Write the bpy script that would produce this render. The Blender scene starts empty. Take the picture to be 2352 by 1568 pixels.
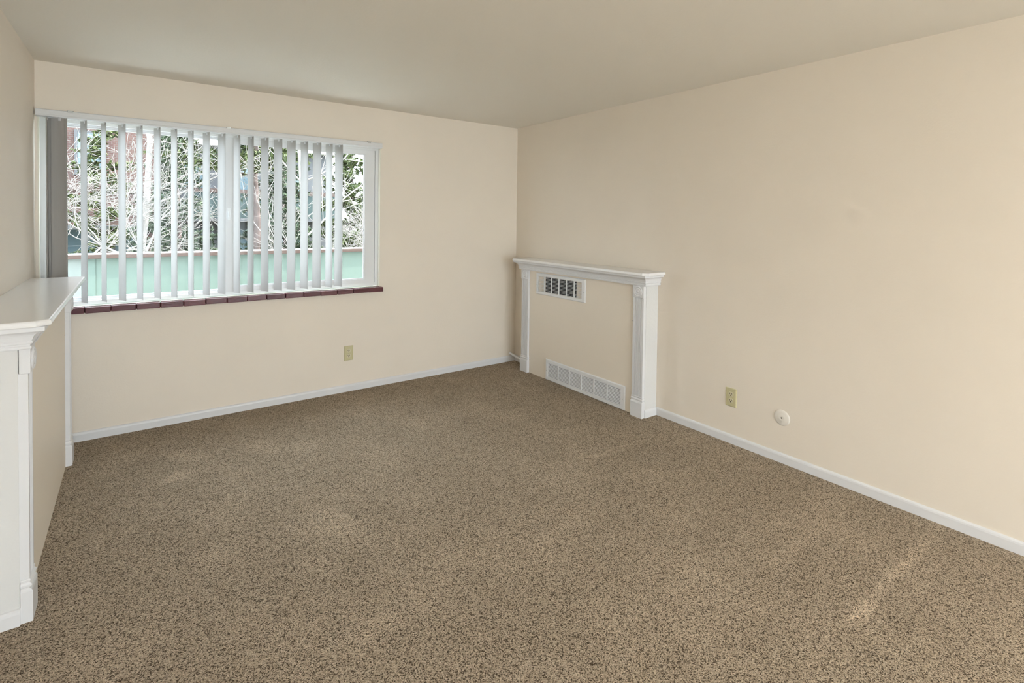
import bpy, bmesh, math, random
from mathutils import Vector, Matrix

# ------------------------------------------------------------------ camera, sky, sun, exposure
scene = bpy.context.scene
COL = scene.collection
F_PX, CX, CY = 1185.34, 1176.28, 529.74            # focal length and principal point, 2352 x 1568 frame
YAW, PITCH, ROLL = 0.630448, -0.021993, 0.012814
CAM = Vector((-3.2411, -4.3652, 1.4879))

fwd = Vector((math.sin(YAW) * math.cos(PITCH), math.cos(YAW) * math.cos(PITCH), math.sin(PITCH)))
rgt = Vector((math.cos(YAW), -math.sin(YAW), 0))
upv = rgt.cross(fwd)
r2 = math.cos(ROLL) * rgt + math.sin(ROLL) * upv
u2 = -math.sin(ROLL) * rgt + math.cos(ROLL) * upv
cam_data = bpy.data.cameras.new('camera')
cam_data.sensor_fit = 'HORIZONTAL'
cam_data.sensor_width = 36.0
cam_data.lens = F_PX / 2352 * 36.0
cam_data.shift_x = (1176 - CX) / 2352
cam_data.shift_y = (CY - 784) / 2352
cam_data.clip_start = 0.05
cam_data.clip_end = 300
cam = bpy.data.objects.new('camera', cam_data)
COL.objects.link(cam)
cam.matrix_world = Matrix(((r2.x, u2.x, -fwd.x, CAM.x), (r2.y, u2.y, -fwd.y, CAM.y),
                           (r2.z, u2.z, -fwd.z, CAM.z), (0, 0, 0, 1)))
scene.camera = cam

world = bpy.data.worlds.new('sky')
scene.world = world
world.use_nodes = True
bgn = world.node_tree.nodes['Background']
bgn.inputs['Color'].default_value = (0.80, 0.90, 1.0, 1)
bgn.inputs['Strength'].default_value = 3.8

sun_data = bpy.data.lights.new('sun', 'SUN')
sun_data.energy = 4.5
sun_data.angle = math.radians(0.6)
sun_data.color = (1.0, 0.96, 0.88)
sun = bpy.data.objects.new('sun', sun_data)
COL.objects.link(sun)
sun.rotation_euler = Vector((-0.75, 0.14, -0.65)).to_track_quat('-Z', 'Y').to_euler()

scene.view_settings.view_transform = 'Standard'
scene.view_settings.look = 'None'
scene.view_settings.gamma = 1.0
scene.view_settings.use_curve_mapping = False
scene.view_settings.exposure = 1.55
scene.cycles.max_bounces = 9
scene.cycles.diffuse_bounces = 5
scene.cycles.glossy_bounces = 3
scene.cycles.use_adaptive_sampling = True
scene.cycles.adaptive_threshold = 0.09
scene.cycles.adaptive_min_samples = 16
scene.cycles.transparent_max_bounces = 24
scene.cycles.sample_clamp_indirect = 6.0

W = 3.7475          # room width (x from -W to 0)
H = 2.44            # ceiling height
YR = -8.0           # rear wall behind the camera
PI = math.pi

def portal(name, loc, rot, sx, sy):
    d = bpy.data.lights.new(name, 'AREA')
    d.shape = 'RECTANGLE'; d.size = sx; d.size_y = sy
    d.cycles.is_portal = True
    o = bpy.data.objects.new(name, d); COL.objects.link(o)
    o.location = loc; o.rotation_euler = rot
portal('window_portal', (-2.61, 0.13, 1.49), (-PI / 2, 0, 0), 2.24, 1.22)
portal('door_portal', (-1.875, YR - 0.05, 1.12), (PI / 2, 0, 0), 3.35, 2.24)


# ------------------------------------------------------------------ materials
def new_mat(name):
    m = bpy.data.materials.new(name); m.use_nodes = True
    return m, m.node_tree.nodes, m.node_tree.links, m.node_tree.nodes['Principled BSDF']

def mat_plain(name, col, rough=0.5, spec=0.4, metal=0.0, bump=0.0, scale=200.0, vary=0.0, vscale=8.0):
    m, N, L, b = new_mat(name)
    b.inputs['Base Color'].default_value = (*col, 1)
    b.inputs['Roughness'].default_value = rough
    b.inputs['Specular IOR Level'].default_value = spec
    b.inputs['Metallic'].default_value = metal
    tc = N.new('ShaderNodeTexCoord')
    if vary > 0:
        n = N.new('ShaderNodeTexNoise'); n.inputs['Scale'].default_value = vscale; n.inputs['Detail'].default_value = 4
        L.new(tc.outputs['Object'], n.inputs['Vector'])
        r = N.new('ShaderNodeMapRange')
        r.inputs['From Min'].default_value = 0.3; r.inputs['From Max'].default_value = 0.7
        r.inputs['To Min'].default_value = 1 - vary; r.inputs['To Max'].default_value = 1 + vary
        L.new(n.outputs['Fac'], r.inputs['Value'])
        mx = N.new('ShaderNodeVectorMath'); mx.operation = 'SCALE'
        mx.inputs[0].default_value = col
        L.new(r.outputs['Result'], mx.inputs['Scale'])
        L.new(mx.outputs['Vector'], b.inputs['Base Color'])
    if bump > 0:
        n = N.new('ShaderNodeTexNoise'); n.inputs['Scale'].default_value = scale; n.inputs['Detail'].default_value = 3
        L.new(tc.outputs['Object'], n.inputs['Vector'])
        bp = N.new('ShaderNodeBump'); bp.inputs['Strength'].default_value = bump; bp.inputs['Distance'].default_value = 0.002
        L.new(n.outputs['Fac'], bp.inputs['Height']); L.new(bp.outputs['Normal'], b.inputs['Normal'])
    return m

M = {}
M['wall'] = mat_plain('cream_wall_paint', (0.83, 0.755, 0.66), 0.55, 0.3, bump=0.25, scale=90, vary=0.012, vscale=2.5)
M['ceiling'] = mat_plain('ceiling_paint', (0.82, 0.785, 0.72), 0.55, 0.3, bump=0.3, scale=70)
M['trim'] = mat_plain('white_trim_paint', (0.755, 0.76, 0.78), 0.35, 0.4, bump=0.04, scale=60)
M['rough_white'] = mat_plain('white_textured_paint', (0.715, 0.715, 0.71), 0.5, 0.3, bump=0.5, scale=60)
M['shelf'] = mat_plain('white_shelf_paint', (0.88, 0.88, 0.89), 0.22, 0.5, bump=0.03, scale=30)
M['panel'] = mat_plain('cream_panel_paint', (0.83, 0.755, 0.655), 0.45, 0.3, bump=0.12, scale=70)
M['vinyl'] = mat_plain('white_vinyl', (0.74, 0.75, 0.765), 0.35, 0.45)
M['jamb'] = mat_plain('cream_jamb_paint', (0.80, 0.77, 0.66), 0.5, 0.3)
M['enamel'] = mat_plain('white_enamel', (0.80, 0.81, 0.825), 0.35, 0.45)
M['dark'] = mat_plain('dark_duct_shade', (0.03, 0.03, 0.035), 0.7, 0.2)
M['ivory'] = mat_plain('ivory_plastic', (0.58, 0.535, 0.325), 0.4, 0.4)
M['ivory2'] = mat_plain('ivory_receptacle', (0.64, 0.59, 0.42), 0.35, 0.45)
M['slot'] = mat_plain('dark_slot', (0.05, 0.035, 0.02), 0.6, 0.2)
M['cream_plastic'] = mat_plain('cream_plastic', (0.80, 0.755, 0.69), 0.4, 0.4)
M['metal'] = mat_plain('grey_metal', (0.5, 0.5, 0.48), 0.4, 0.5, metal=0.8)
M['caulk'] = mat_plain('dark_gap', (0.10, 0.05, 0.05), 0.8, 0.1)
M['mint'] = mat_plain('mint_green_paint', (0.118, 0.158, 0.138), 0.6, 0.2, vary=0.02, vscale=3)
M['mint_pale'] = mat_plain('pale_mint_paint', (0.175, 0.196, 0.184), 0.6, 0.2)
M['brown'] = mat_plain('brown_rail_paint', (0.075, 0.048, 0.040), 0.6, 0.3)
M['concrete'] = mat_plain('concrete', (0.62, 0.62, 0.60), 0.9, 0.1, vary=0.1)
M['terrace'] = mat_plain('pale_terrace_concrete', (0.62, 0.60, 0.57), 0.9, 0.1)
M['cap_strip'] = mat_plain('pale_cap_strip', (0.55, 0.53, 0.51), 0.5, 0.4)
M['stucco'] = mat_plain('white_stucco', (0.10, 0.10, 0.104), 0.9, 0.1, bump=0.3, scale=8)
M['exterior'] = mat_plain('exterior_stucco', (0.62, 0.58, 0.50), 0.9, 0.1)
M['darkglass'] = mat_plain('dark_window_glass', (0.10, 0.14, 0.16), 0.1, 0.6)
M['teal'] = mat_plain('teal_panel', (0.035, 0.052, 0.050), 0.5, 0.3)
M['bark'] = mat_plain('brown_bark', (0.105, 0.080, 0.074), 0.9, 0.1, bump=1.0, scale=14, vary=0.35, vscale=6)
M['twig'] = mat_plain('pale_twig_bark', (0.259, 0.238, 0.223), 0.8, 0.1, vary=0.25, vscale=3)
M['grass'] = mat_plain('dry_grass', (0.12, 0.114, 0.06), 0.95, 0.1, vary=0.3, vscale=2)

def mat_leaf(name, c1, c2):
    m, N, L, b = new_mat(name)
    geo = N.new('ShaderNodeNewGeometry')
    ramp = N.new('ShaderNodeValToRGB')
    ramp.color_ramp.elements[0].color = (*c1, 1); ramp.color_ramp.elements[1].color = (*c2, 1)
    L.new(geo.outputs['Random Per Island'], ramp.inputs['Fac'])
    L.new(ramp.outputs['Color'], b.inputs['Base Color'])
    b.inputs['Roughness'].default_value = 0.6
    b.inputs['Specular IOR Level'].default_value = 0.3
    return m
M['needle'] = mat_leaf('pine_needles', (0.022, 0.034, 0.012), (0.125, 0.15, 0.055))
M['needle_blue'] = mat_leaf('spruce_needles', (0.022, 0.036, 0.022), (0.115, 0.145, 0.085))
M['shrub'] = mat_leaf('shrub_leaves', (0.10, 0.13, 0.06), (0.33, 0.34, 0.20))

def mat_glass():
    m = bpy.data.materials.new('window_glass'); m.use_nodes = True
    N, L = m.node_tree.nodes, m.node_tree.links
    N.remove(N['Principled BSDF'])
    tr = N.new('ShaderNodeBsdfTransparent'); tr.inputs['Color'].default_value = (0.97, 0.985, 0.98, 1)
    gl = N.new('ShaderNodeBsdfGlossy'); gl.inputs['Roughness'].default_value = 0.02
    mx = N.new('ShaderNodeMixShader'); mx.inputs['Fac'].default_value = 0.006
    L.new(tr.outputs[0], mx.inputs[1]); L.new(gl.outputs[0], mx.inputs[2])
    L.new(mx.outputs[0], N['Material Output'].inputs['Surface'])
    return m
M['glass'] = mat_glass()
M['lens'], _n, _l, _b = new_mat('lit_fill_lens')
_b.inputs['Base Color'].default_value = (0.9, 0.88, 0.84, 1)
_b.inputs['Emission Color'].default_value = (1.0, 0.90, 0.76, 1); _b.inputs['Emission Strength'].default_value = 6.0

def mat_vane():
    m = bpy.data.materials.new('blind_vane_vinyl'); m.use_nodes = True
    N, L = m.node_tree.nodes, m.node_tree.links
    b = N['Principled BSDF']
    b.inputs['Base Color'].default_value = (0.50, 0.485, 0.47, 1)
    b.inputs['Roughness'].default_value = 0.45
    tl = N.new('ShaderNodeBsdfTranslucent'); tl.inputs['Color'].default_value = (0.75, 0.74, 0.72, 1)
    mx = N.new('ShaderNodeMixShader'); mx.inputs['Fac'].default_value = 0.16
    L.new(b.outputs[0], mx.inputs[1]); L.new(tl.outputs[0], mx.inputs[2])
    L.new(mx.outputs[0], N['Material Output'].inputs['Surface'])
    return m
M['vane'] = mat_vane()

def mat_tile():
    m, N, L, b = new_mat('maroon_glazed_tile')
    oi = N.new('ShaderNodeObjectInfo')
    ramp = N.new('ShaderNodeValToRGB')
    ramp.color_ramp.elements[0].color = (0.085, 0.018, 0.026, 1); ramp.color_ramp.elements[1].color = (0.13, 0.03, 0.038, 1)
    L.new(oi.outputs['Random'], ramp.inputs['Fac']); L.new(ramp.outputs['Color'], b.inputs['Base Color'])
    b.inputs['Roughness'].default_value = 0.28
    n = N.new('ShaderNodeTexNoise'); n.inputs['Scale'].default_value = 40
    tc = N.new('ShaderNodeTexCoord'); L.new(tc.outputs['Object'], n.inputs['Vector'])
    bp = N.new('ShaderNodeBump'); bp.inputs['Strength'].default_value = 0.3; bp.inputs['Distance'].default_value = 0.003
    L.new(n.outputs['Fac'], bp.inputs['Height']); L.new(bp.outputs['Normal'], b.inputs['Normal'])
    return m
M['tile'] = mat_tile()

def mat_carpet():
    m, N, L, b = new_mat('brown_flecked_carpet')
    tc = N.new('ShaderNodeTexCoord')
    # tuft cells
    wob = N.new('ShaderNodeTexNoise'); wob.inputs['Scale'].default_value = 280; wob.inputs['Detail'].default_value = 2
    L.new(tc.outputs['Object'], wob.inputs['Vector'])
    add = N.new('ShaderNodeMixRGB'); add.blend_type = 'LINEAR_LIGHT'; add.inputs['Fac'].default_value = 0.003
    L.new(tc.outputs['Object'], add.inputs[1]); L.new(wob.outputs['Color'], add.inputs[2])
    vor = N.new('ShaderNodeTexVoronoi'); vor.inputs['Scale'].default_value = 300
    L.new(add.outputs[0], vor.inputs['Vector'])
    sep = N.new('ShaderNodeSeparateColor'); L.new(vor.outputs['Color'], sep.inputs[0])
    ramp = N.new('ShaderNodeValToRGB'); cr = ramp.color_ramp
    cr.elements[0].position = 0.0; cr.elements[0].color = (0.085, 0.060, 0.040, 1)
    cr.elements[1].position = 1.0; cr.elements[1].color = (0.88, 0.745, 0.58, 1)
    for pos, c in ((0.20, (0.17, 0.126, 0.086)), (0.36, (0.54, 0.43, 0.315)), (0.70, (0.67, 0.54, 0.40))):
        e = cr.elements.new(pos); e.color = (*c, 1)
    L.new(sep.outputs[0], ramp.inputs['Fac'])
    # darker gaps between the tufts
    gap = N.new('ShaderNodeMapRange'); gap.inputs['From Min'].default_value = 0.0; gap.inputs['From Max'].default_value = 0.75
    gap.inputs['To Min'].default_value = 1.15; gap.inputs['To Max'].default_value = 0.72
    L.new(vor.outputs['Distance'], gap.inputs['Value'])
    # brushed patches where the pile lies over: vacuum and foot marks
    n1 = N.new('ShaderNodeTexNoise'); n1.inputs['Scale'].default_value = 2.6; n1.inputs['Detail'].default_value = 5; n1.inputs['Roughness'].default_value = 0.62
    L.new(tc.outputs['Object'], n1.inputs['Vector'])
    r1 = N.new('ShaderNodeMapRange'); r1.interpolation_type = 'SMOOTHSTEP'
    r1.inputs['From Min'].default_value = 0.44; r1.inputs['From Max'].default_value = 0.68
    r1.inputs['To Min'].default_value = 0.96; r1.inputs['To Max'].default_value = 1.09
    L.new(n1.outputs['Fac'], r1.inputs['Value'])
    # individual brushed marks: centre, direction, half length, half width, strength
    total = r1.outputs['Result']
    for cx_, cy_, ang, hl, hw_, amp in ((-0.519, -3.584, 0.006, 0.70, 0.040, 0.26), (-0.978, -3.582, 0.006, 0.14, 0.055, 0.30), (-0.717, -3.266, 0.02, 0.44, 0.055, 0.13),
            (-0.962, -3.169, 1.03, 0.24, 0.10, 0.08), (-2.447, -1.875, -1.258, 0.41, 0.12, 0.20), (-2.591, -0.746, -1.158, 0.23, 0.14, 0.18), (-3.004, -0.613, -1.015, 0.19, 0.11, 0.22),
            (-3.046, -0.898, -0.144, 0.11, 0.10, 0.20), (-2.958, -1.829, -0.834, 0.17, 0.09, 0.15), (-2.630, -2.111, -1.046, 0.13, 0.07, 0.13), (-2.526, -2.600, 0.107, 0.16, 0.11, 0.15),
            (-1.475, -3.175, -0.236, 0.48, 0.23, 0.10), (-0.730, -2.093, -0.062, 0.39, 0.055, 0.12), (-1.832, -0.121, -0.951, 0.19, 0.07, 0.12)):
        mp = N.new('ShaderNodeMapping'); mp.vector_type = 'TEXTURE'
        mp.inputs['Location'].default_value = (cx_, cy_, 0); mp.inputs['Rotation'].default_value = (0, 0, ang); mp.inputs['Scale'].default_value = (hl, hw_, 1)
        wob2 = N.new('ShaderNodeMixRGB'); wob2.blend_type = 'LINEAR_LIGHT'; wob2.inputs['Fac'].default_value = 0.05
        L.new(tc.outputs['Object'], wob2.inputs[1]); L.new(n1.outputs['Color'], wob2.inputs[2])
        L.new(wob2.outputs[0], mp.inputs['Vector'])
        ln = N.new('ShaderNodeVectorMath'); ln.operation = 'LENGTH'; L.new(mp.outputs[0], ln.inputs[0])
        fr = N.new('ShaderNodeMapRange'); fr.interpolation_type = 'SMOOTHSTEP'
        fr.inputs['From Min'].default_value = 1.0; fr.inputs['From Max'].default_value = 0.15
        fr.inputs['To Min'].default_value = 0.0; fr.inputs['To Max'].default_value = amp
        L.new(ln.outputs['Value'], fr.inputs['Value'])
        ad = N.new('ShaderNodeMath'); ad.operation = 'ADD'
        L.new(total, ad.inputs[0]); L.new(fr.outputs['Result'], ad.inputs[1]); total = ad.outputs[0]
    mu = N.new('ShaderNodeMath'); mu.operation = 'MULTIPLY'
    L.new(gap.outputs['Result'], mu.inputs[0]); L.new(total, mu.inputs[1])
    sc = N.new('ShaderNodeVectorMath'); sc.operation = 'SCALE'
    L.new(ramp.outputs['Color'], sc.inputs[0]); L.new(mu.outputs[0], sc.inputs['Scale'])
    L.new(sc.outputs['Vector'], b.inputs['Base Color'])
    b.inputs['Roughness'].default_value = 0.95
    b.inputs['Specular IOR Level'].default_value = 0.08
    inv = N.new('ShaderNodeMath'); inv.operation = 'SUBTRACT'; inv.inputs[0].default_value = 1.0
    L.new(vor.outputs['Distance'], inv.inputs[1])
    bp = N.new('ShaderNodeBump'); bp.inputs['Strength'].default_value = 0.9; bp.inputs['Distance'].default_value = 0.006
    L.new(inv.outputs[0], bp.inputs['Height']); L.new(bp.outputs['Normal'], b.inputs['Normal'])
    return m
M['carpet'] = mat_carpet()

def mat_brick():
    m, N, L, b = new_mat('far_red_brick')
    tc = N.new('ShaderNodeTexCoord')
    mp = N.new('ShaderNodeMapping'); mp.inputs['Rotation'].default_value = (PI / 2, 0, 0)
    L.new(tc.outputs['Object'], mp.inputs['Vector'])
    br = N.new('ShaderNodeTexBrick'); br.inputs['Scale'].default_value = 4
    br.inputs['Color1'].default_value = (0.075, 0.039, 0.033, 1); br.inputs['Color2'].default_value = (0.098, 0.052, 0.042, 1)
    br.inputs['Mortar'].default_value = (0.111, 0.098, 0.091, 1)
    L.new(mp.outputs[0], br.inputs['Vector']); L.new(br.outputs['Color'], b.inputs['Base Color'])
    b.inputs['Roughness'].default_value = 0.9
    return m
M['brick'] = mat_brick()

# ------------------------------------------------------------------ helpers
def link_mesh(name, bm, mat, parent=None, smooth=False, bevel=0.0):
    bmesh.ops.recalc_face_normals(bm, faces=bm.faces[:])
    if bevel > 0:
        es = [e for e in bm.edges if len(e.link_faces) == 2 and e.calc_face_angle(0) > 0.6]
        bmesh.ops.bevel(bm, geom=es, offset=bevel, segments=2, profile=0.5, affect='EDGES', clamp_overlap=True)
    me = bpy.data.meshes.new(name)
    bm.to_mesh(me); bm.free()
    if smooth:
        for p in me.polygons: p.use_smooth = True
    me.materials.append(M[mat])
    o = bpy.data.objects.new(name, me); COL.objects.link(o)
    if parent: o.parent = parent
    return o

def obj_from(name, me, parent=None, loc=(0, 0, 0), rot=(0, 0, 0)):
    o = bpy.data.objects.new(name, me); COL.objects.link(o)
    o.location = loc; o.rotation_euler = rot
    if parent: o.parent = parent
    return o

def empty(name, loc=(0, 0, 0)):
    o = bpy.data.objects.new(name, None); COL.objects.link(o)
    o.location = loc; o.empty_display_size = 0.1
    return o

def tag(o, label=None, cat=None, group=None, kind=None):
    if label: o['label'] = label
    if cat: o['category'] = cat
    if group: o['group'] = group
    if kind: o['kind'] = kind
    return o

def box(bm, x0, x1, y0, y1, z0, z1):
    vs = [bm.verts.new((x, y, z)) for x in (x0, x1) for y in (y0, y1) for z in (z0, z1)]
    for f in ((0, 1, 3, 2), (4, 6, 7, 5), (0, 4, 5, 1), (2, 3, 7, 6), (0, 2, 6, 4), (1, 5, 7, 3)):
        bm.faces.new([vs[i] for i in f])
    return vs

def box_obj(name, x0, x1, y0, y1, z0, z1, mat, parent=None, bevel=0.0):
    bm = bmesh.new(); box(bm, x0, x1, y0, y1, z0, z1)
    return link_mesh(name, bm, mat, parent, bevel=bevel)

def loft(bm, rings, close=True, caps=True):
    """rings: list of equal-length point lists, skinned in order"""
    vr = [[bm.verts.new(p) for p in r] for r in rings]
    n = len(vr[0])
    for a, b in zip(vr[:-1], vr[1:]):
        for i in range(n if close else n - 1):
            j = (i + 1) % n
            bm.faces.new((a[i], a[j], b[j], b[i]))
    if caps and close:
        bm.faces.new(vr[0]); bm.faces.new(list(reversed(vr[-1])))
    return vr

def lathe(bm, prof, P, seg=24):
    """prof: (radius, height) list; P maps (a, b, h) to a point"""
    rings = []
    for i in range(seg):
        t = 2 * PI * i / seg
        rings.append([bm.verts.new(P(r * math.cos(t), r * math.sin(t), h)) for r, h in prof])
    for i in range(seg):
        a, b = rings[i], rings[(i + 1) % seg]
        for k in range(len(prof) - 1):
            bm.faces.new((a[k], a[k + 1], b[k + 1], b[k]))
    bmesh.ops.remove_doubles(bm, verts=bm.verts[:], dist=1e-6)

def tube_mesh(segs, sides=4):
    """segs: (p0, p1, r0, r1) -> verts, faces"""
    V, Fc = [], []
    for p0, p1, ra, rb in segs:
        d = (p1 - p0)
        if d.length < 1e-6: continue
        d.normalize()
        a = d.cross(Vector((0.31, 0.77, 0.55))); a.normalize()
        b = d.cross(a)
        s = len(V)
        for p, r in ((p0, ra), (p1, rb)):
            for i in range(sides):
                t = 2 * PI * i / sides
                V.append(p + a * (r * math.cos(t)) + b * (r * math.sin(t)))
        for i in range(sides):
            j = (i + 1) % sides
            Fc.append((s + i, s + j, s + sides + j, s + sides + i))
    return V, Fc

def pydata_obj(name, V, Fc, mat, parent=None, smooth=False):
    me = bpy.data.meshes.new(name); me.from_pydata([tuple(v) for v in V], [], Fc); me.update()
    if smooth:
        for p in me.polygons: p.use_smooth = True
    me.materials.append(M[mat])
    o = bpy.data.objects.new(name, me); COL.objects.link(o)
    if parent: o.parent = parent
    return o

# ------------------------------------------------------------------ room shell
floor = box_obj('floor', -W - 0.1, 0.1, YR - 0.1, 0.05, -0.12, 0.0, 'carpet')
tag(floor, 'brown flecked wall-to-wall carpet with brushed pile marks', None, kind='structure')
tag(box_obj('ceiling', -W - 0.1, 0.1, YR - 0.1, 0.16, H, H + 0.12, 'ceiling'), 'plain beige painted ceiling', kind='structure')

WX0, WX1, WZ0, WZ1 = -3.735, -1.497, 0.884, 2.105      # window opening
bm = bmesh.new()
box(bm, -W - 0.1, WX0, 0, 0.16, -0.12, H)
box(bm, WX1, 0.1, 0, 0.16, -0.12, H)
box(bm, WX0, WX1, 0, 0.16, -0.12, WZ0 - 0.042)
box(bm, WX0, WX1, 0, 0.16, WZ1, H)
tag(link_mesh('wall_back', bm, 'wall'), 'cream painted wall with the wide window', kind='structure')
tag(box_obj('wall_right', 0, 0.14, YR, 0, -0.12, H, 'wall'), 'long cream painted wall on the right', kind='structure')
tag(box_obj('wall_left', -W - 0.14, -W, YR, 0, -0.12, H, 'wall'), 'cream painted wall on the left', kind='structure')
DX0, DX1, DZ1 = -3.55, -0.20, 2.25
bm = bmesh.new()
box(bm, -W - 0.14, DX0, YR - 0.14, YR, -0.12, H)
box(bm, DX1, 0.14, YR - 0.14, YR, -0.12, H)
box(bm, DX0, DX1, YR - 0.14, YR, DZ1, H)
tag(link_mesh('wall_rear', bm, 'wall'), 'cream painted wall behind the camera', kind='structure')
# unseen sliding glass door added in the rear wall for fill daylight
door = tag(empty('added_door_1', ((DX0 + DX1) / 2, YR - 0.07, 0)), 'added white framed glass door behind the camera for fill daylight', kind='structure')
def frame_rect(bm, x0, x1, z0, z1, y0, y1, wl, wr, wb, wt):
    box(bm, x0, x0 + wl, y0, y1, z0, z1)
    box(bm, x1 - wr, x1, y0, y1, z0, z1)
    box(bm, x0 + wl, x1 - wr, y0, y1, z0, z0 + wb)
    box(bm, x0 + wl, x1 - wr, y0, y1, z1 - wt, z1)
hw = (DX1 - DX0) / 2
bm = bmesh.new(); frame_rect(bm, -hw, hw, 0.0, DZ1, -0.05, 0.05, 0.05, 0.05, 0.05, 0.05)
link_mesh('door_frame', bm, 'vinyl', door)
for x0, x1, y in ((-hw + 0.05, 0.04, -0.02), (-0.04, hw - 0.05, 0.02)):
    bm = bmesh.new(); frame_rect(bm, x0, x1, 0.05, DZ1 - 0.05, y - 0.018, y + 0.018, 0.06, 0.06, 0.08, 0.06)
    s = link_mesh('door_sash', bm, 'vinyl', door)
    box_obj('pane', x0 + 0.06, x1 - 0.06, y - 0.003, y + 0.003, 0.13, DZ1 - 0.11, 'glass', s)

# added recessed fill lights, unseen behind the camera, to brighten the room
def fill_downlight(x, y, label):
    root = tag(empty('fill_ceiling_light', (x, y, H)), label, 'fill light', 'added fill lights behind the camera')
    bm = bmesh.new()
    lathe(bm, [(0.080, -0.0005), (0.080, -0.010), (0.088, -0.014), (0.104, -0.010), (0.110, -0.0005)], lambda a, b, h: (a, b, h), 36)
    link_mesh('trim_ring', bm, 'trim', root, smooth=True)
    bm = bmesh.new()
    lathe(bm, [(0.0001, -0.004), (0.079, -0.004), (0.079, -0.0006), (0.0001, -0.0006)], lambda a, b, h: (a, b, h), 36)
    link_mesh('lens', bm, 'lens', root)
    d = bpy.data.lights.new('fill_light', 'AREA'); d.shape = 'DISK'; d.size = 0.15
    d.energy = FILL_W; d.color = (1.0, 0.88, 0.72)
    l = bpy.data.objects.new('fill_light', d); COL.objects.link(l); l.parent = root; l.location = (0, 0, -0.0075)
FILL_W = 5.5
for x, y, w in ((-2.60, -6.3, 'left lamp nearer the camera'), (-1.15, -6.3, 'right lamp nearer the camera'), (-2.60, -7.5, 'left lamp near the glass door'), (-1.15, -7.5, 'right lamp near the glass door')):
    fill_downlight(x, y, 'added round recessed fill light, ' + w)

# ------------------------------------------------------------------ baseboards
BH, BT = 0.060, 0.012
def base_prof():
    return [(0, 0), (BT, 0), (BT, BH - 0.016), (BT * 0.85, BH - 0.008), (BT * 0.5, BH - 0.002), (0, BH)]
def base_run(name, pts, label):
    """pts: ((x,y), (x,y)), normal dir -> profile swept along"""
    (a, b, n) = pts
    bm = bmesh.new()
    rings = [[(p[0] + n[0] * d, p[1] + n[1] * d, z) for d, z in base_prof()] for p in (a, b)]
    loft(bm, rings)
    return tag(link_mesh(name, bm, 'trim'), label, kind='structure')
base_run('baseboard_back', ((-W, 0), (-BT, 0), (0, -1)), 'low white baseboard under the window wall')
base_run('baseboard_right', ((0, -1.846), (0, YR), (-1, 0)), 'low white baseboard along the right wall')
base_run('baseboard_right_end', ((0, -BT), (0, -0.335), (-1, 0)), 'short white baseboard between corner and mantel')
base_run('baseboard_left', ((-W, -1.86), (-W, YR), (1, 0)), 'low white baseboard along the left wall')

# ------------------------------------------------------------------ window
win = tag(empty('window_1', ((WX0 + WX1) / 2, 0.06, WZ0)), 'wide white vinyl sliding window', kind='structure')
win_off = Vector((-(WX0 + WX1) / 2, -0.06, -WZ0))
def wbox(name, x0, x1, y0, y1, z0, z1, mat, parent=None, bevel=0.0):
    o = box_obj(name, x0, x1, y0, y1, z0, z1, mat, None, bevel)
    o.parent = parent or win
    if parent is None: o.location = win_off
    return o
def wframe(name, args, mat, parent=None):
    bm = bmesh.new(); frame_rect(bm, *args)
    o = link_mesh(name, bm, mat, parent or win, bevel=0.0)
    if parent is None: o.location = win_off
    return o
# painted reveal lining
bm = bmesh.new(); frame_rect(bm, WX0, WX1, WZ0, WZ1, 0.0, 0.045, 0.006, 0.006, 0.0005, 0.006)
o = link_mesh('reveal', bm, 'jamb', win); o.location = win_off
wframe('frame', (WX0 + 0.006, WX1 - 0.006, WZ0 + 0.004, WZ1 - 0.004, 0.035, 0.12, 0.034, 0.030, 0.026, 0.026), 'vinyl')
# inner track lip
wframe('track', (WX0 + 0.040, WX1 - 0.036, WZ0 + 0.030, WZ1 - 0.030, 0.068, 0.078, 0.010, 0.008, 0.010, 0.010), 'vinyl')
# fixed left sash (outer track)
LS = wframe('sash', (-3.697, -2.645, WZ0 + 0.030, WZ1 - 0.028, 0.080, 0.110, 0.030, 0.050, 0.018, 0.020), 'vinyl')
tag(LS, 'left fixed sash')
wbox('pane', -3.668, -2.694, 0.092, 0.098, WZ0 + 0.047, WZ1 - 0.047, 'glass', LS)
# sliding right sash (inner track)
RS = wframe('sash', (-2.702, -1.535, WZ0 + 0.028, WZ1 - 0.028, 0.042, 0.076, 0.062, 0.088, 0.036, 0.036), 'vinyl')
tag(RS, 'right sliding sash')
wbox('pane', -2.642, -1.621, 0.056, 0.062, WZ0 + 0.062, WZ1 - 0.062, 'glass', RS)
bm = bmesh.new(); frame_rect(bm, -2.640, -1.623, WZ0 + 0.064, WZ1 - 0.064, 0.0485, 0.056, 0.010, 0.010, 0.010, 0.010)
link_mesh('glazing_bead', bm, 'vinyl', RS)
# latch on the meeting stile
bm = bmesh.new()
box(bm, -2.683, -2.661, 0.034, 0.042, 1.455, 1.545)
box(bm, -2.677, -2.667, 0.020, 0.034, 1.478, 1.522)
link_mesh('latch', bm, 'enamel', RS, bevel=0.002)
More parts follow.
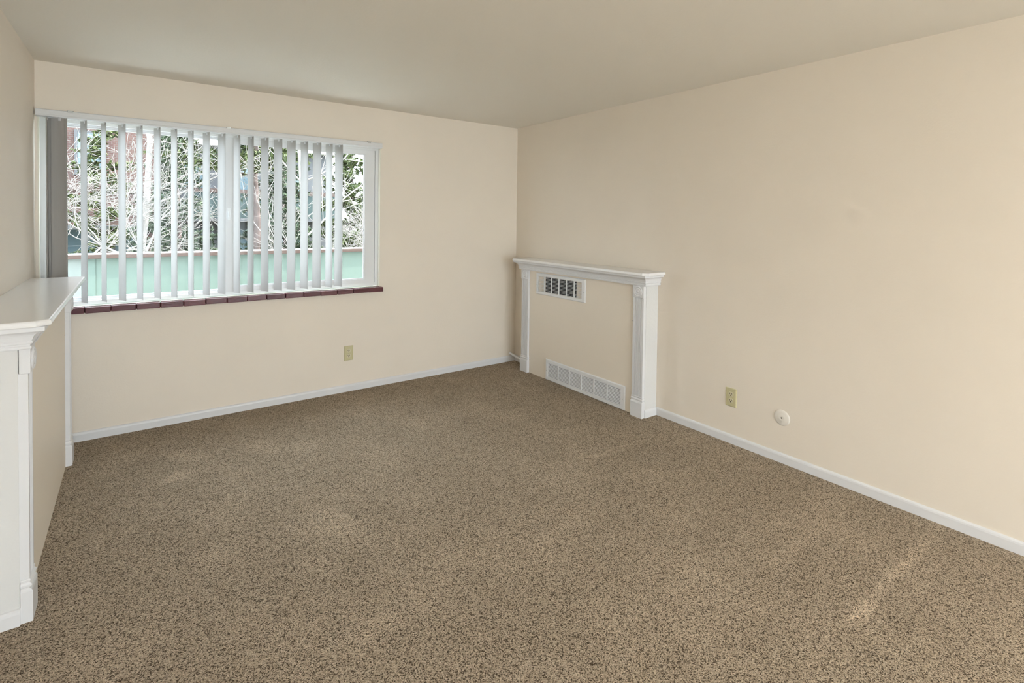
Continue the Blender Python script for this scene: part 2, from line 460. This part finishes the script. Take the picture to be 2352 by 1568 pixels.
# sill of maroon tiles, each tile its own piece
sill = wbox('sill_bed', WX0, -1.490, -0.010, 0.034, WZ0 - 0.041, WZ0 - 0.012, 'caulk')
joints = [-3.735, -3.645, -3.509, -3.374, -3.239, -3.102, -2.965, -2.832, -2.695, -2.557, -2.427, -2.288, -2.151, -2.018, -1.883, -1.744, -1.614, -1.484]
rnd = random.Random(4)
bm = bmesh.new(); box(bm, -0.5, 0.5, -0.046, 0.034, 0.0, 0.038)
bmesh.ops.recalc_face_normals(bm, faces=bm.faces[:])
tile_me = {}
for i, (a, b) in enumerate(zip(joints[:-1], joints[1:])):
    key = round(b - a, 2)
    if key not in tile_me:
        t = bmesh.new(); hwid = (b - a) / 2 - 0.0018
        box(t, -hwid, hwid, -0.046, 0.034, 0.0, 0.038)
        bmesh.ops.recalc_face_normals(t, faces=t.faces[:])
        bmesh.ops.bevel(t, geom=t.edges[:], offset=0.0035, segments=2, profile=0.5, affect='EDGES')
        me = bpy.data.meshes.new('sill_tile'); t.to_mesh(me); t.free(); me.materials.append(M['tile'])
        for p in me.polygons: p.use_smooth = False
        tile_me[key] = me
    end = i > 14
    obj_from('sill_tile', tile_me[key], sill,
             ((a + b) / 2, -rnd.uniform(0, 0.004), WZ0 - 0.042 + rnd.uniform(-0.0015, 0.0015)),
             (rnd.uniform(-0.012, 0.012), rnd.uniform(-0.008, 0.008), rnd.uniform(-0.012, 0.012)))
bm.free()

# ------------------------------------------------------------------ mantel surrounds
def mantel(name, side, u0, u1, D, over0, over1, label):
    """u runs along the wall (y), d out from the wall, z up; side +1: right wall, -1: left wall"""
    base = 0.0 if side > 0 else -W
    root = tag(empty(name, (base - side * 0.0, (u0 + u1) / 2, 0)), label, 'mantel')
    uc = (u0 + u1) / 2
    def P(u, d, z):
        return ((-d if side > 0 else d), u - uc, z)
    def B(bm, ua, ub, da, db, za, zb):
        p, q = P(ua, da, za), P(ub, db, zb)
        box(bm, min(p[0], q[0]), max(p[0], q[0]), min(p[1], q[1]), max(p[1], q[1]), za, zb)
    PW, PT = 0.104, 0.021
    ZS0, ZS1 = 1.080, 1.104
    ZC = 1.000
    bm = bmesh.new(); B(bm, u0, u1, 0.001, D - 0.006, 0.0, ZS0)
    link_mesh('body', bm, 'rough_white', root)
    bm = bmesh.new(); B(bm, u0 + 0.020, u1 - 0.020, D - 0.006, D, 0.0, ZS0 - 0.004)
    link_mesh('panel', bm, 'panel', root)
    for ua, near in ((u0, True), (u1 - PW, False)):
        ub = ua + PW
        # fluted pilaster: profile across u, lofted up z
        prof = [(ua + 0.002, D - 0.006), (ua + 0.002, D + PT)]
        nfl, m = 6, 0.018
        fw = (PW - 2 * m) / nfl
        for k in range(nfl):
            c0 = ua + m + k * fw
            for t in range(5):
                a = t / 4 * PI
                prof.append((c0 + 0.0015 + (fw - 0.003) * (1 - math.cos(a)) / 2, D + PT - 0.0058 * math.sin(a)))
        prof += [(ub - 0.002, D + PT), (ub - 0.002, D - 0.006)]
        bm = bmesh.new()
        loft(bm, [[P(u, d, z) for u, d in prof] for z in (0.150, 0.912)])
        link_mesh('pilaster', bm, 'trim', root)
        # plinth block with two stepped beads
        pl = []
        for d, z in ((0.030, 0.0), (0.030, 0.112), (0.027, 0.119), (0.022, 0.122), (0.020, 0.126), (0.026, 0.130), (0.028, 0.137),
                     (0.024, 0.142), (0.020, 0.145), (0.022, 0.149), (0.024, 0.154), (0.021, 0.157)):
            e = (d - 0.021) * 0.4
            pl.append([P(ua - max(e, 0), D - 0.004, z), P(ua - max(e, 0), D + d, z), P(ub + max(e, 0), D + d, z), P(ub + max(e, 0), D - 0.004, z)])
        bm = bmesh.new(); loft(bm, pl); link_mesh('plinth', bm, 'trim', root)
        # rosette block
        bm = bmesh.new(); B(bm, ua - 0.001, ub + 0.001, D - 0.004, D + 0.028, 0.908, ZC + 0.002)
        rb = link_mesh('rosette_block', bm, 'trim', root, bevel=0.003)
        bm = bmesh.new()
        uc2, zc2 = (ua + ub) / 2, 0.955
        pr = [(0.0001, 0.0075), (0.005, 0.0068), (0.008, 0.004), (0.011, 0.002), (0.016, 0.002), (0.019, 0.005), (0.022, 0.0065), (0.025, 0.005),
              (0.028, 0.0015), (0.031, 0.0015), (0.034, 0.005), (0.037, 0.0058), (0.040, 0.0035), (0.041, -0.001)]
        lathe(bm, pr, lambda a, b, h: P(uc2 + a, D + 0.028 + h, zc2 + b), 32)
        ro = link_mesh('rosette', bm, 'trim', rb, smooth=True)
    # crown moulding, mitred around both ends
    prof = [(0.0, ZC), (0.030, ZC), (0.033, ZC + 0.004), (0.033, ZC + 0.011), (0.029, ZC + 0.013), (0.029, ZC + 0.019), (0.036, ZC + 0.021), (0.037, ZC + 0.028), (0.034, ZC + 0.031)]
    for k in range(1, 8):
        a = k / 7 * PI / 2
        prof.append((0.036 + 0.032 * (1 - math.cos(a)), ZC + 0.032 + 0.032 * math.sin(a)))
    prof += [(0.071, ZC + 0.066), (0.071, ZC + 0.0805), (0.0, ZC + 0.0805)]
    ke0, ke1 = over0 / 0.085, over1 / 0.085
    rings = []
    for corner in range(4):
        ring = []
        for o_, z in prof:
            e0, e1 = o_ * ke0 * 0.9, o_ * ke1 * 0.9
            ring.append((P(u1 + e1, 0.001, z), P(u1 + e1, D + o_, z), P(u0 - e0, D + o_, z), P(u0 - e0, 0.001, z))[corner])
        rings.append(ring)
    bm = bmesh.new(); loft(bm, rings); link_mesh('crown_moulding', bm, 'trim', root)
    # shelf with clipped corners and rounded edge
    fd, c = D + 0.088, 0.038
    poly = [(u0 - over0, 0.001), (u0 - over0, fd - c), (u0 - over0 + c * 0.8, fd), (u1 + over1 - c * 0.8, fd), (u1 + over1, fd - c), (u1 + over1, 0.001)]
    def inset(k):
        return [(u + (k if u < uc else -k), d - (k if d > 0.01 else 0)) for u, d in poly]
    rings = [[P(u, d, z) for u, d in inset(k)] for k, z in ((0.006, ZS0), (0.001, ZS0 + 0.004), (0.0, ZS0 + 0.010), (0.0015, ZS1 - 0.006), (0.004, ZS1 - 0.0015), (0.008, ZS1))]
    bm = bmesh.new(); loft(bm, rings); link_mesh('shelf', bm, 'shelf', root)
    # baseboard returned around the near end
    bm = bmesh.new()
    loft(bm, [[P(u0 - d, v, z) for d, z in base_prof()] for v in (BT if side > 0 else 0.001, D - 0.004)])
    link_mesh('end_baseboard', bm, 'trim', root)
    return root, P, D, uc

mr, PR, DR, ucr = mantel('fireplace_mantel', 1, -1.838, -0.325, 0.145, 0.064, 0.100, 'white mantel surround on right wall framing two vents')
ml, PL, DL, ucl = mantel('fireplace_mantel', -1, -1.842, -0.295, 0.170, 0.052, 0.052, 'white mantel surround with plain cream panel beside the window')
# a bare nail left in each panel
def nail(parent, P, D, u, z):
    bm = bmesh.new()
    lathe(bm, [(0.0001, 0.004), (0.003, 0.0035), (0.003, 0.002), (0.0014, 0.002), (0.0014, -0.004)], lambda a, b, h: P(u + a, D + h, z + b), 10)
    link_mesh('nail', bm, 'metal', parent)
nail(mr, PR, DR, -1.715, 0.720)
nail(ml, PL, DL, -0.42, 0.78)

# ------------------------------------------------------------------ vent grilles on the right mantel's panel
def grille(name, ya, yb, za, zb, oya, oyb, oza, ozb, rows, tilt, duct, label):
    """near end yb, far end ya (ya > yb); face plane x = -DR"""
    x = -DR
    root = tag(empty(name, (x, (ya + yb) / 2, za)), label, 'vent')
    ox, oy, oz = x, (ya + yb) / 2, za
    bm = bmesh.new()
    T = 0.010
    # sloped outer flange
    def ring(dx, k): return [(-dx, ya - k - oy, za + k - oz), (-dx, yb + k - oy, za + k - oz), (-dx, yb + k - oy, zb - k - oz), (-dx, ya - k - oy, zb - k - oz)]
    def iring(dx): return [(-dx, oya - oy, oza - oz), (-dx, oyb - oy, oza - oz), (-dx, oyb - oy, ozb - oz), (-dx, oya - oy, ozb - oz)]
    loft(bm, [ring(0.0005, 0), ring(0.004, 0.0), ring(T, 0.006), iring(T), iring(0.0005)], caps=False)
    ncol = 6
    gap = 0.010
    cw = ((oya - oyb) - gap * (ncol - 1)) / ncol
    for k in range(1, ncol):
        y1 = oya - k * (cw + gap) + gap
        box(bm, -T + 0.0004, -0.002, y1 - gap - oy, y1 - oy, oza - oz, ozb - oz)
    link_mesh('frame', bm, 'enamel', root)
    bm = bmesh.new(); box(bm, -0.0015, -0.0004, duct[1] - oy, duct[0] - oy, oza + 0.002 - oz, ozb - 0.002 - oz)
    link_mesh('duct_shade_sheet', bm, 'dark', root)  # flat dark sheet, the shade inside the duct put in as colour
    pitch = (ozb - oza) / rows
    bl = bmesh.new()
    hd, th = 0.0042, 0.0008
    c, s = math.cos(tilt), math.sin(tilt)
    rings = []
    for yy in (-cw / 2, cw / 2):
        r = []
        for a, b in ((-1, -1), (1, -1), (1, 1), (-1, 1)):
            r.append((a * hd * c - b * th * s, yy, a * hd * s + b * th * c))
        rings.append(r)
    loft(bl, rings); bmesh.ops.recalc_face_normals(bl, faces=bl.faces[:])
    me = bpy.data.meshes.new('louver'); bl.to_mesh(me); bl.free(); me.materials.append(M['enamel'])
    for k in range(ncol):
        yc = oya - k * (cw + gap) - cw / 2
        for r in range(rows):
            obj_from('louver', me, root, (-0.0058, yc - oy, oza + (r + 0.5) * pitch - oz))
    for yy in (ya - (ya - oya) / 2, yb + (oyb - yb) / 2):
        bm = bmesh.new()
        lathe(bm, [(0.0001, 0.0018), (0.0025, 0.0015), (0.004, 0.0)], lambda a, b, h: (-T - h, yy + a - oy, (za + zb) / 2 + b - 0.01 - oz), 12)
        link_mesh('screw', bm, 'metal', root)
    return root
# blade half vector (hd*c, hd*s) points back to the panel for +; the return grille's blades drop outward
grille('vent_register', -0.533, -1.200, 0.783, 0.985, -0.561, -1.157, 0.811, 0.957, 12, math.radians(-28), (-0.668, -1.085),
       'small white louvered vent high on the mantel panel')
grille('vent_grille', -0.690, -1.656, 0.001, 0.194, -0.722, -1.614, 0.030, 0.166, 12, math.radians(42), (-0.725, -1.611),
       'long white louvered return grille at floor level in mantel')

# ------------------------------------------------------------------ outlets and cover plate
def outlet(name, P, label):
    """P maps (a along wall, h out of wall, z) to a local point"""
    root = tag(empty(name, P(0, 0, 0, True)), label, 'outlet', 'ivory wall outlets')
    def Q(a, h, z): return P(a, h, z, False)
    hw_, hh = 0.038, 0.0625
    bm = bmesh.new()
    rings = []
    for k, h in ((0, 0.0003), (0, 0.002), (0.003, 0.005), (0.006, 0.006)):
        rings.append([Q(-hw_ + k, h, -hh + k), Q(hw_ - k, h, -hh + k), Q(hw_ - k, h, hh - k), Q(-hw_ + k, h, hh - k)])
    loft(bm, rings); link_mesh('cover_plate', bm, 'ivory', root)
    for zc in (0.0215, -0.0215):
        bm = bmesh.new()
        ring = []
        for i in range(28):
            t = 2 * PI * i / 28
            ring.append((0.0185 * math.cos(t), max(-0.0150, min(0.0150, 0.0185 * math.sin(t)))))
        loft(bm, [[Q(a * k, h, zc + z * k) for a, z in ring] for k, h in ((1, 0.0055), (1, 0.0078), (0.94, 0.0086))])
        rc = link_mesh('receptacle', bm, 'ivory2', root)
        for a, z, w_, h_ in ((-0.0068, 0.004, 0.0017, 0.0048), (0.0068, 0.004, 0.0015, 0.0038), (0.0, -0.0075, 0.0030, 0.0030)):
            bm = bmesh.new()
            loft(bm, [[Q(a - w_, h, zc + z - h_), Q(a + w_, h, zc + z - h_), Q(a + w_, h, zc + z + h_), Q(a - w_, h, zc + z + h_)] for h in (0.0080, 0.0090)])
            link_mesh('slot', bm, 'slot', rc)
    bm = bmesh.new()
    lathe(bm, [(0.0001, 0.0085), (0.0022, 0.0082), (0.0034, 0.0060)], lambda a, b, h: Q(a, h, b), 12)
    link_mesh('screw', bm, 'metal', root)
    return root
outlet('wall_outlet', lambda a, h, z, o: (-1.772, 0, 0.327) if o else (a, -h, z), 'ivory duplex outlet on wall below the window')
outlet('wall_outlet', lambda a, h, z, o: (0, -2.455, 0.309) if o else (-h, -a, z), 'ivory duplex outlet on right wall beside round cover plate')

root = tag(empty('round_cover_plate', (0, -2.793, 0.278)), 'round cream blank cover plate low on the right wall', 'cover plate')
bm = bmesh.new()
lathe(bm, [(0.0001, 0.0075), (0.010, 0.0075), (0.012, 0.0080), (0.018, 0.0080), (0.020, 0.0072), (0.036, 0.0065), (0.044, 0.0045), (0.0485, 0.0015), (0.049, 0.0003)],
      lambda a, b, h: (-h, a, b), 48)
link_mesh('plate', bm, 'cream_plastic', root, smooth=True)
bm = bmesh.new()
lathe(bm, [(0.0001, 0.0095), (0.0032, 0.0090), (0.0042, 0.0074)], lambda a, b, h: (-h, a, b), 14)
link_mesh('screw', bm, 'slot', root)

# ------------------------------------------------------------------ loose moulding strip in the corner
pts = [Vector(p) for p in ((-0.088, -0.026, 0.096), (-0.072, -0.060, 0.082), (-0.062, -0.105, 0.066), (-0.056, -0.165, 0.052), (-0.052, -0.240, 0.041), (-0.050, -0.318, 0.034))]
bm = bmesh.new(); rings = []
for i, p in enumerate(pts):
    d = (pts[min(i + 1, len(pts) - 1)] - pts[max(i - 1, 0)]).normalized()
    side = d.cross(Vector((0, 0, 1))).normalized(); upd = side.cross(d)
    rings.append([p + side * a + upd * b for a, b in ((-0.004, -0.010), (0.004, -0.010), (0.005, 0.003), (0.002, 0.009), (-0.004, 0.010))])
loft(bm, rings)
tag(link_mesh('loose_trim_strip', bm, 'trim'), 'loose bent white trim strip sticking up in the far corner', 'trim strip')

# ------------------------------------------------------------------ vertical blind
blind = tag(empty('vertical_blind', (-2.62, -0.04, 2.11)), 'white vertical blind drawn open across the window', 'blind')
bo = Vector((2.62, 0.04, -2.11))
def bl_link(o):
    o.location = o.location + bo; return o
bm = bmesh.new()
prof = [(-0.003, 2.134), (-0.060, 2.134), (-0.066, 2.130), (-0.066, 2.126), (-0.064, 2.120), (-0.064, 2.104), (-0.066, 2.099), (-0.066, 2.093), (-0.062, 2.090),
        (-0.048, 2.090), (-0.048, 2.096), (-0.030, 2.096), (-0.030, 2.090), (-0.006, 2.090), (-0.003, 2.093)]
loft(bm, [[(x, y, z) for y, z in prof] for x in (-3.738, -1.508)])
bl_link(link_mesh('headrail', bm, 'vinyl', blind))
for x in (-3.573, -2.687, -1.625):
    bm = bmesh.new()
    box(bm, x - 0.016, x + 0.016, -0.070, -0.001, 2.1345, 2.1370)
    box(bm, x - 0.012, x + 0.012, -0.0715, -0.067, 2.124, 2.1345)
    bl_link(link_mesh('bracket', bm, 'metal', blind))
VW = 0.094
def vane_mesh(h, wdt=VW, lean=0.0, bow=0.0065):
    """curved vane hanging from the origin, width along local x"""
    bm = bmesh.new(); n = 8
    rings = []
    nz = 6
    for k in range(nz + 1):
        z = -h * k / nz
        sway = lean * (k / nz)
        ra, rb = [], []
        for i in range(n + 1):
            t = i / n * 2 - 1
            y = bow * (1 - t * t)
            ra.append((t * wdt / 2 + sway, y, z)); rb.append((t * wdt / 2 + sway, y + 0.0009, z))
        rings.append(ra + rb[::-1])
    loft(bm, rings)
    bmesh.ops.recalc_face_normals(bm, faces=bm.faces[:])
    me = bpy.data.meshes.new('vane'); bm.to_mesh(me); bm.free(); me.materials.append(M['vane'])
    for p in me.polygons: p.use_smooth = False
    return me
vane_me = vane_mesh(1.175)
bm = bmesh.new()
box(bm, -0.006, 0.006, -0.0035, 0.0035, -0.016, 0.004); box(bm, -0.0025, 0.0025, -0.0025, 0.0025, 0.004, 0.018)
bmesh.ops.recalc_face_normals(bm, faces=bm.faces[:])
clip_me = bpy.data.meshes.new('carrier_clip'); bm.to_mesh(clip_me); bm.free(); clip_me.materials.append(M['vinyl'])
vanes = [(-3.51, 66.5), (-3.41, 71.5), (-3.314, 64), (-3.218, 69.5), (-3.12, 68.5), (-3.023, 70.5), (-2.923, 73), (-2.828, 68), (-2.731, 66), (-2.631, 70.5),
         (-2.539, 73), (-2.441, 67), (-2.346, 63.5), (-2.249, 62), (-2.151, 67.5), (-2.053, 62), (-1.956, 73), (-1.877, 66.5)]
for x, a in vanes:
    v = obj_from('vane', vane_me, blind, Vector((x, -0.045, 2.086)) + bo, (0, 0, -math.radians(a)))
    obj_from('carrier_clip', clip_me, v, (0, 0.006, 0.0))
for x, y, a in ((-3.655, -0.030, 30), (-3.648, -0.038, 33), (-3.642, -0.046, 28), (-3.634, -0.054, 34), (-3.628, -0.062, 31)):
    v = obj_from('vane', vane_me, blind, Vector((x, y, 2.086)) + bo, (0, 0, -math.radians(a)))
    obj_from('carrier_clip', clip_me, v, (0, 0.006, 0.0))
v = obj_from('vane', vane_mesh(1.175), blind, Vector((-3.690, -0.050, 2.086)) + bo, (0, math.radians(1.5), -math.radians(82)))
obj_from('carrier_clip', clip_me, v, (0, 0.006, 0.0))

# ------------------------------------------------------------------ outdoors: balcony
tag(box_obj('balcony_floor', -7.5, 2.0, 0.16, 1.75, -0.22, -0.06, 'concrete'), 'concrete balcony floor outside the window', kind='structure')
par = tag(empty('balcony_parapet', (-2.6, 1.5, -0.06)), 'mint green balcony parapet with brown cap rail outside window', 'balcony')
po = (2.6, -1.5, 0.06)
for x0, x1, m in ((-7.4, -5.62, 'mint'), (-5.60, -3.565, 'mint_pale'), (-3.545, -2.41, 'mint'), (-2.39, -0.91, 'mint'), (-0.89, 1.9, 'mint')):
    o = box_obj('parapet_panel', x0, x1, 1.50, 1.56, -0.06, 1.095, m, par); o.location = po
for x in (-5.61, -3.555, -2.40, -0.90):
    o = box_obj('parapet_post', x - 0.026, x + 0.026, 1.494, 1.57, -0.06, 1.095, 'mint', par); o.location = po
o = box_obj('cap_rail', -7.5, 2.0, 1.46, 1.60, 1.095, 1.130, 'brown', par, bevel=0.003); o.location = po
o = box_obj('cap_top_strip', -7.5, 2.0, 1.462, 1.61, 1.130, 1.136, 'cap_strip', par); o.location = po  # thin pale strip along the top of the cap rail

# ------------------------------------------------------------------ outdoors: ground, neighbours, trees
GZ = -3.0
M['hill'] = mat_plain('wooded_hillside', (0.039, 0.039, 0.033), 0.95, 0.05, vary=0.5, vscale=1.2)
bm = bmesh.new(); rnh = random.Random(2); prev = None
for i in range(61):
    x = -30 + i
    top = 7.5 + 1.2 * math.sin(i * 0.7) + rnh.uniform(-0.7, 0.7)
    if x > 2: top = max(0.6, top - (x - 2) * 1.5)
    col_ = [bm.verts.new((x, 27 + 7 * t + rnh.uniform(-0.4, 0.4), GZ - 0.1 + (top - GZ) * (t ** 0.7) + rnh.uniform(-0.3, 0.3) * (0 < t < 1))) for t in (0, 0.12, 0.25, 0.4, 0.55, 0.7, 0.85, 1.0)]
    col_.append(bm.verts.new((x, 40, GZ - 0.1)))
    if prev:
        for a in range(len(col_) - 1):
            bm.faces.new((prev[a], col_[a], col_[a + 1], prev[a + 1]))
    prev = col_
tag(link_mesh('hillside', bm, 'hill'), 'dark wooded hillside rising beyond the buildings', kind='structure')
tag(box_obj('ground', -40, 40, -40, 45, GZ - 0.3, GZ, 'grass'), 'dry lawn below the balcony', kind='structure')
tag(box_obj('terrace', -9, 6, YR - 12, YR - 0.14, -0.3, -0.1, 'terrace'), 'concrete terrace behind the room', kind='structure')

def building(name, x0, x1, y0, y1, z1, wallmat, label, floors, wins, band=None):
    r = tag(empty(name, ((x0 + x1) / 2, y0, GZ)), label, 'building')
    off = Vector((-(x0 + x1) / 2, -y0, -GZ))
    def ad(o): o.location = off; return o
    bm = bmesh.new(); box(bm, x0, x1, y0, y1, GZ, z1); ad(link_mesh('wall', bm, wallmat, r))
    bm = bmesh.new(); box(bm, x0 - 0.3, x1 + 0.3, y0 - 0.4, y1 + 0.3, z1, z1 + 0.25); ad(link_mesh('roof', bm, 'concrete', r))
    for (wx, wz, ww, wh) in wins:
        bm = bmesh.new(); frame_rect(bm, wx - ww / 2, wx + ww / 2, wz, wz + wh, y0 - 0.06, y0 + 0.02, 0.07, 0.07, 0.07, 0.07)
        f = ad(link_mesh('window', bm, 'stucco', r))
        box_obj('pane', wx - ww / 2 + 0.07, wx + ww / 2 - 0.07, y0 - 0.03, y0 - 0.01, wz + 0.07, wz + wh - 0.07, 'darkglass', f)
    for (bx0, bx1, bz, depth, pm) in (band or ()):
        bm = bmesh.new(); box(bm, bx0, bx1, y0 - depth, y0, bz - 0.12, bz); ad(link_mesh('balcony_slab', bm, 'stucco', r))
        bm = bmesh.new(); box(bm, bx0, bx1, y0 - depth, y0 - depth + 0.08, bz, bz + 0.95); q = ad(link_mesh('balcony_panel', bm, pm, r))
        bm = bmesh.new(); box(bm, bx0 - 0.02, bx1 + 0.02, y0 - depth - 0.04, y0 - depth + 0.12, bz + 0.95, bz + 1.10); link_mesh('cap_rail', bm, 'brown', q)
    return r
building('brick_apartment_building', -9.0, -2.6, 15.0, 22.0, 6.5, 'brick', 'red brick apartment building behind bare trees at left', 3,
         [(-5.6, 3.0, 1.0, 1.3), (-4.3, 2.6, 0.7, 1.3), (-7.2, 3.0, 1.0, 1.3), (-4.6, -0.2, 1.0, 1.4), (-6.8, -0.2, 1.2, 1.4), (-3.4, -0.2, 0.8, 1.4)],
         [(-9.0, -2.7, 1.18, 1.1, 'brick')])
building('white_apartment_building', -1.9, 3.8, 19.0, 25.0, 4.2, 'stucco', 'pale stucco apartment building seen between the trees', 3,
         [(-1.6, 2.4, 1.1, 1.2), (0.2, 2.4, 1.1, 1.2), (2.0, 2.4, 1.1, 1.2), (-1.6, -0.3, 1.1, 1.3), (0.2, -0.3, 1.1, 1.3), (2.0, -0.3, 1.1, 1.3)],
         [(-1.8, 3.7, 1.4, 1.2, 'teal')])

def grow(rng, p, d, length, rad, depth, segs, spread=0.55, kids=(2, 4), droop=0.0, shrink=0.72):
    """recursive branch made of bent segments"""
    n = 3
    q = p.copy(); dd = d.copy()
    r = rad
    for i in range(n):
        dd = (dd + Vector((rng.gauss(0, 0.16), rng.gauss(0, 0.16), rng.gauss(0, 0.16) - droop))).normalized()
        q2 = q + dd * (length / n)
        rb = r * 0.86
        segs.append((q.copy(), q2.copy(), r, rb))
        if depth > 0 and i > 0 or depth > 1:
            for _ in range(rng.randint(*kids) if i == n - 1 else rng.randint(0, 2)):
                nd = (dd + Vector((rng.gauss(0, spread), rng.gauss(0, spread), rng.gauss(0.05, spread)))).normalized()
                grow(rng, q2, nd, length * rng.uniform(shrink - 0.12, shrink + 0.08), rb * rng.uniform(0.5, 0.72), depth - 1, segs, spread, kids, droop, shrink)
        q, r = q2, rb

def bare_tree(name, base, height, rad, depth, seed, label, lean=(0, 0), spread=0.5, mat='twig', stems=1, group=None):
    rng = random.Random(seed)
    root = tag(empty(name, base), label, 'tree', group)
    trunk, br = [], []
    for s in range(stems):
        d = Vector((lean[0] + rng.gauss(0, 0.12 * (stems > 1)), lean[1] + rng.gauss(0, 0.12 * (stems > 1)), 1)).normalized()
        p = Vector((rng.gauss(0, 0.12 * (stems > 1)), rng.gauss(0, 0.12 * (stems > 1)), -0.02)); r = rad
        nseg = 6
        for i in range(nseg):
            d = (d + Vector((rng.gauss(0, 0.08), rng.gauss(0, 0.08), 0.05))).normalized()
            q = p + d * height / nseg
            trunk.append((p.copy(), q.copy(), r, r * 0.86))
            if i >= 2:
                for _ in range(2):
                    a = rng.uniform(0, 2 * PI)
                    nd = (Vector((math.cos(a), math.sin(a), 0.55)) + d * 0.3).normalized()
                    grow(rng, q, nd, height * rng.uniform(0.16, 0.26), r * 0.42, depth, br, spread)
            p, r = q, r * 0.86
        grow(rng, p, d, height * 0.22, r * 0.8, depth, br, spread)
    V, Fc = tube_mesh(trunk, 7); pydata_obj('trunk', V, Fc, mat, root, True)
    if len(br) > 9000:
        br = br[:9000]
    V, Fc = tube_mesh([(a, b, max(ra, 0.004), max(rb, 0.0032)) for a, b, ra, rb in br], 3)
    tag(pydata_obj('branches', V, Fc, mat, root, True), kind='stuff')
    return root

def pine(name, base, height, crown_r, seed, label, crown_base=0.25, needle='needle', density=1.0, rad=0.12, taper=1.0, group=None):
    rng = random.Random(seed)
    root = tag(empty(name, base), label, 'tree', group)
    trunk = []
    n = 8; p = Vector((0, 0, -0.02)); r = rad
    pts_ = [p.copy()]
    for i in range(n):
        q = Vector((rng.gauss(0, 0.03), rng.gauss(0, 0.03), height * (i + 1) / n))
        trunk.append((p.copy(), q.copy(), r, r * 0.84)); p = q; r *= 0.84
    V, Fc = tube_mesh(trunk, 8); pydata_obj('trunk', V, Fc, 'bark', root, True)
    segs, NV, NF = [], [], []
    nb = int(46 * density)
    for k in range(nb):
        f = crown_base + (1 - crown_base) * (k + rng.random()) / nb
        z = height * f
        L = crown_r * ((1 - (f - crown_base) / (1 - crown_base)) ** taper * 0.92 + 0.10) * rng.uniform(0.7, 1.15)
        a = rng.uniform(0, 2 * PI)
        d = Vector((math.cos(a), math.sin(a), rng.uniform(-0.12, 0.30)))
        p0 = Vector((0, 0, z)); bend = rng.uniform(-0.15, 0.1)
        nn = max(4, int(L / 0.08))
        prev = p0
        for i in range(1, nn + 1):
            t = i / nn
            q = p0 + d * (L * t) + Vector((0, 0, bend * L * t * t))
            segs.append((prev, q, 0.020 * (1 - t) + 0.005, 0.020 * (1 - t) + 0.004)); prev = q
            if t < 0.22: continue
            for _ in range(4):
                c = q + Vector((rng.gauss(0, 0.09), rng.gauss(0, 0.09), rng.gauss(0, 0.06)))
                segs.append((q, c, 0.004, 0.003))
                for _ in range(11):
                    nd = Vector((rng.gauss(0, 1), rng.gauss(0, 1), rng.gauss(0.25, 0.8))).normalized()
                    ln = rng.uniform(0.06, 0.13)
                    sd = nd.cross(Vector((rng.gauss(0, 1), rng.gauss(0, 1), rng.gauss(0, 1)))).normalized() * rng.uniform(0.016, 0.034)
                    s = len(NV)
                    NV += [c - sd, c + sd, c + nd * ln]
                    NF.append((s, s + 1, s + 2))
    V, Fc = tube_mesh(segs, 3); tag(pydata_obj('branches', V, Fc, 'bark', root, True), kind='stuff')
    tag(pydata_obj('needles', NV, NF, needle, root), kind='stuff')
    return root

bare_tree('bare_tree', (-4.6, 5.2, GZ), 6.6, 0.13, 4, 11, 'pale bare tree with arching twigs nearest the window at left', lean=(0.10, -0.02))
bare_tree('bare_tree', (-3.1, 7.4, GZ), 7.0, 0.10, 3, 23, 'bare branching tree in front of the brick building', lean=(0.06, 0.0))
bare_tree('bare_tree', (-0.5, 6.0, GZ), 6.2, 0.08, 3, 37, 'bare twiggy tree beside the thick pine trunk', lean=(-0.05, 0.02))
bare_tree('bare_shrub', (0.3, 7.2, GZ), 3.5, 0.05, 4, 51, 'tangle of bare branches low behind the parapet at right', stems=3, spread=0.6)
bare_tree('bare_shrub', (1.5, 8.4, GZ), 3.3, 0.05, 3, 58, 'tangle of bare branches below the small pine', stems=3, spread=0.6)
pine('pine_tree', (-1.22, 7.6, GZ), 8.5, 1.5, 3, 'tall pine with thick reddish trunk behind the middle of the window', 0.62, 'needle', 0.9, 0.15, 0.5)
pine('spruce_tree', (-2.45, 10.2, GZ), 6.6, 1.6, 5, 'dense grey green conifer left of the thick trunk', 0.12, 'needle_blue', 2.3)
pine('spruce_tree', (-0.1, 10.8, GZ), 8.0, 1.6, 6, 'tall grey green conifer right of the thick trunk', 0.12, 'needle_blue', 2.3)
pine('pine_tree', (2.05, 11.2, GZ), 6.9, 1.7, 9, 'pine with thin open top against white sky', 0.2, 'needle', 2.0, 0.10, 0.8)
pine('pine_tree', (-5.0, 8.6, GZ), 5.6, 1.4, 12, 'dark low pine behind the bare tree at left edge', 0.15, 'needle', 1.2)
pine('pine_tree', (-3.9, 12.6, GZ), 7.2, 1.9, 14, 'dark pine standing against the brick building', 0.12, 'needle', 1.4)
pine('spruce_tree', (0.9, 14.8, GZ), 6.4, 1.9, 15, 'short dense conifer behind the tangled branches at right', 0.10, 'needle_blue', 1.4)
pine('spruce_tree', (3.4, 13.6, GZ), 5.2, 2.0, 17, 'low rounded conifer at the right edge of window', 0.10, 'needle', 1.4)
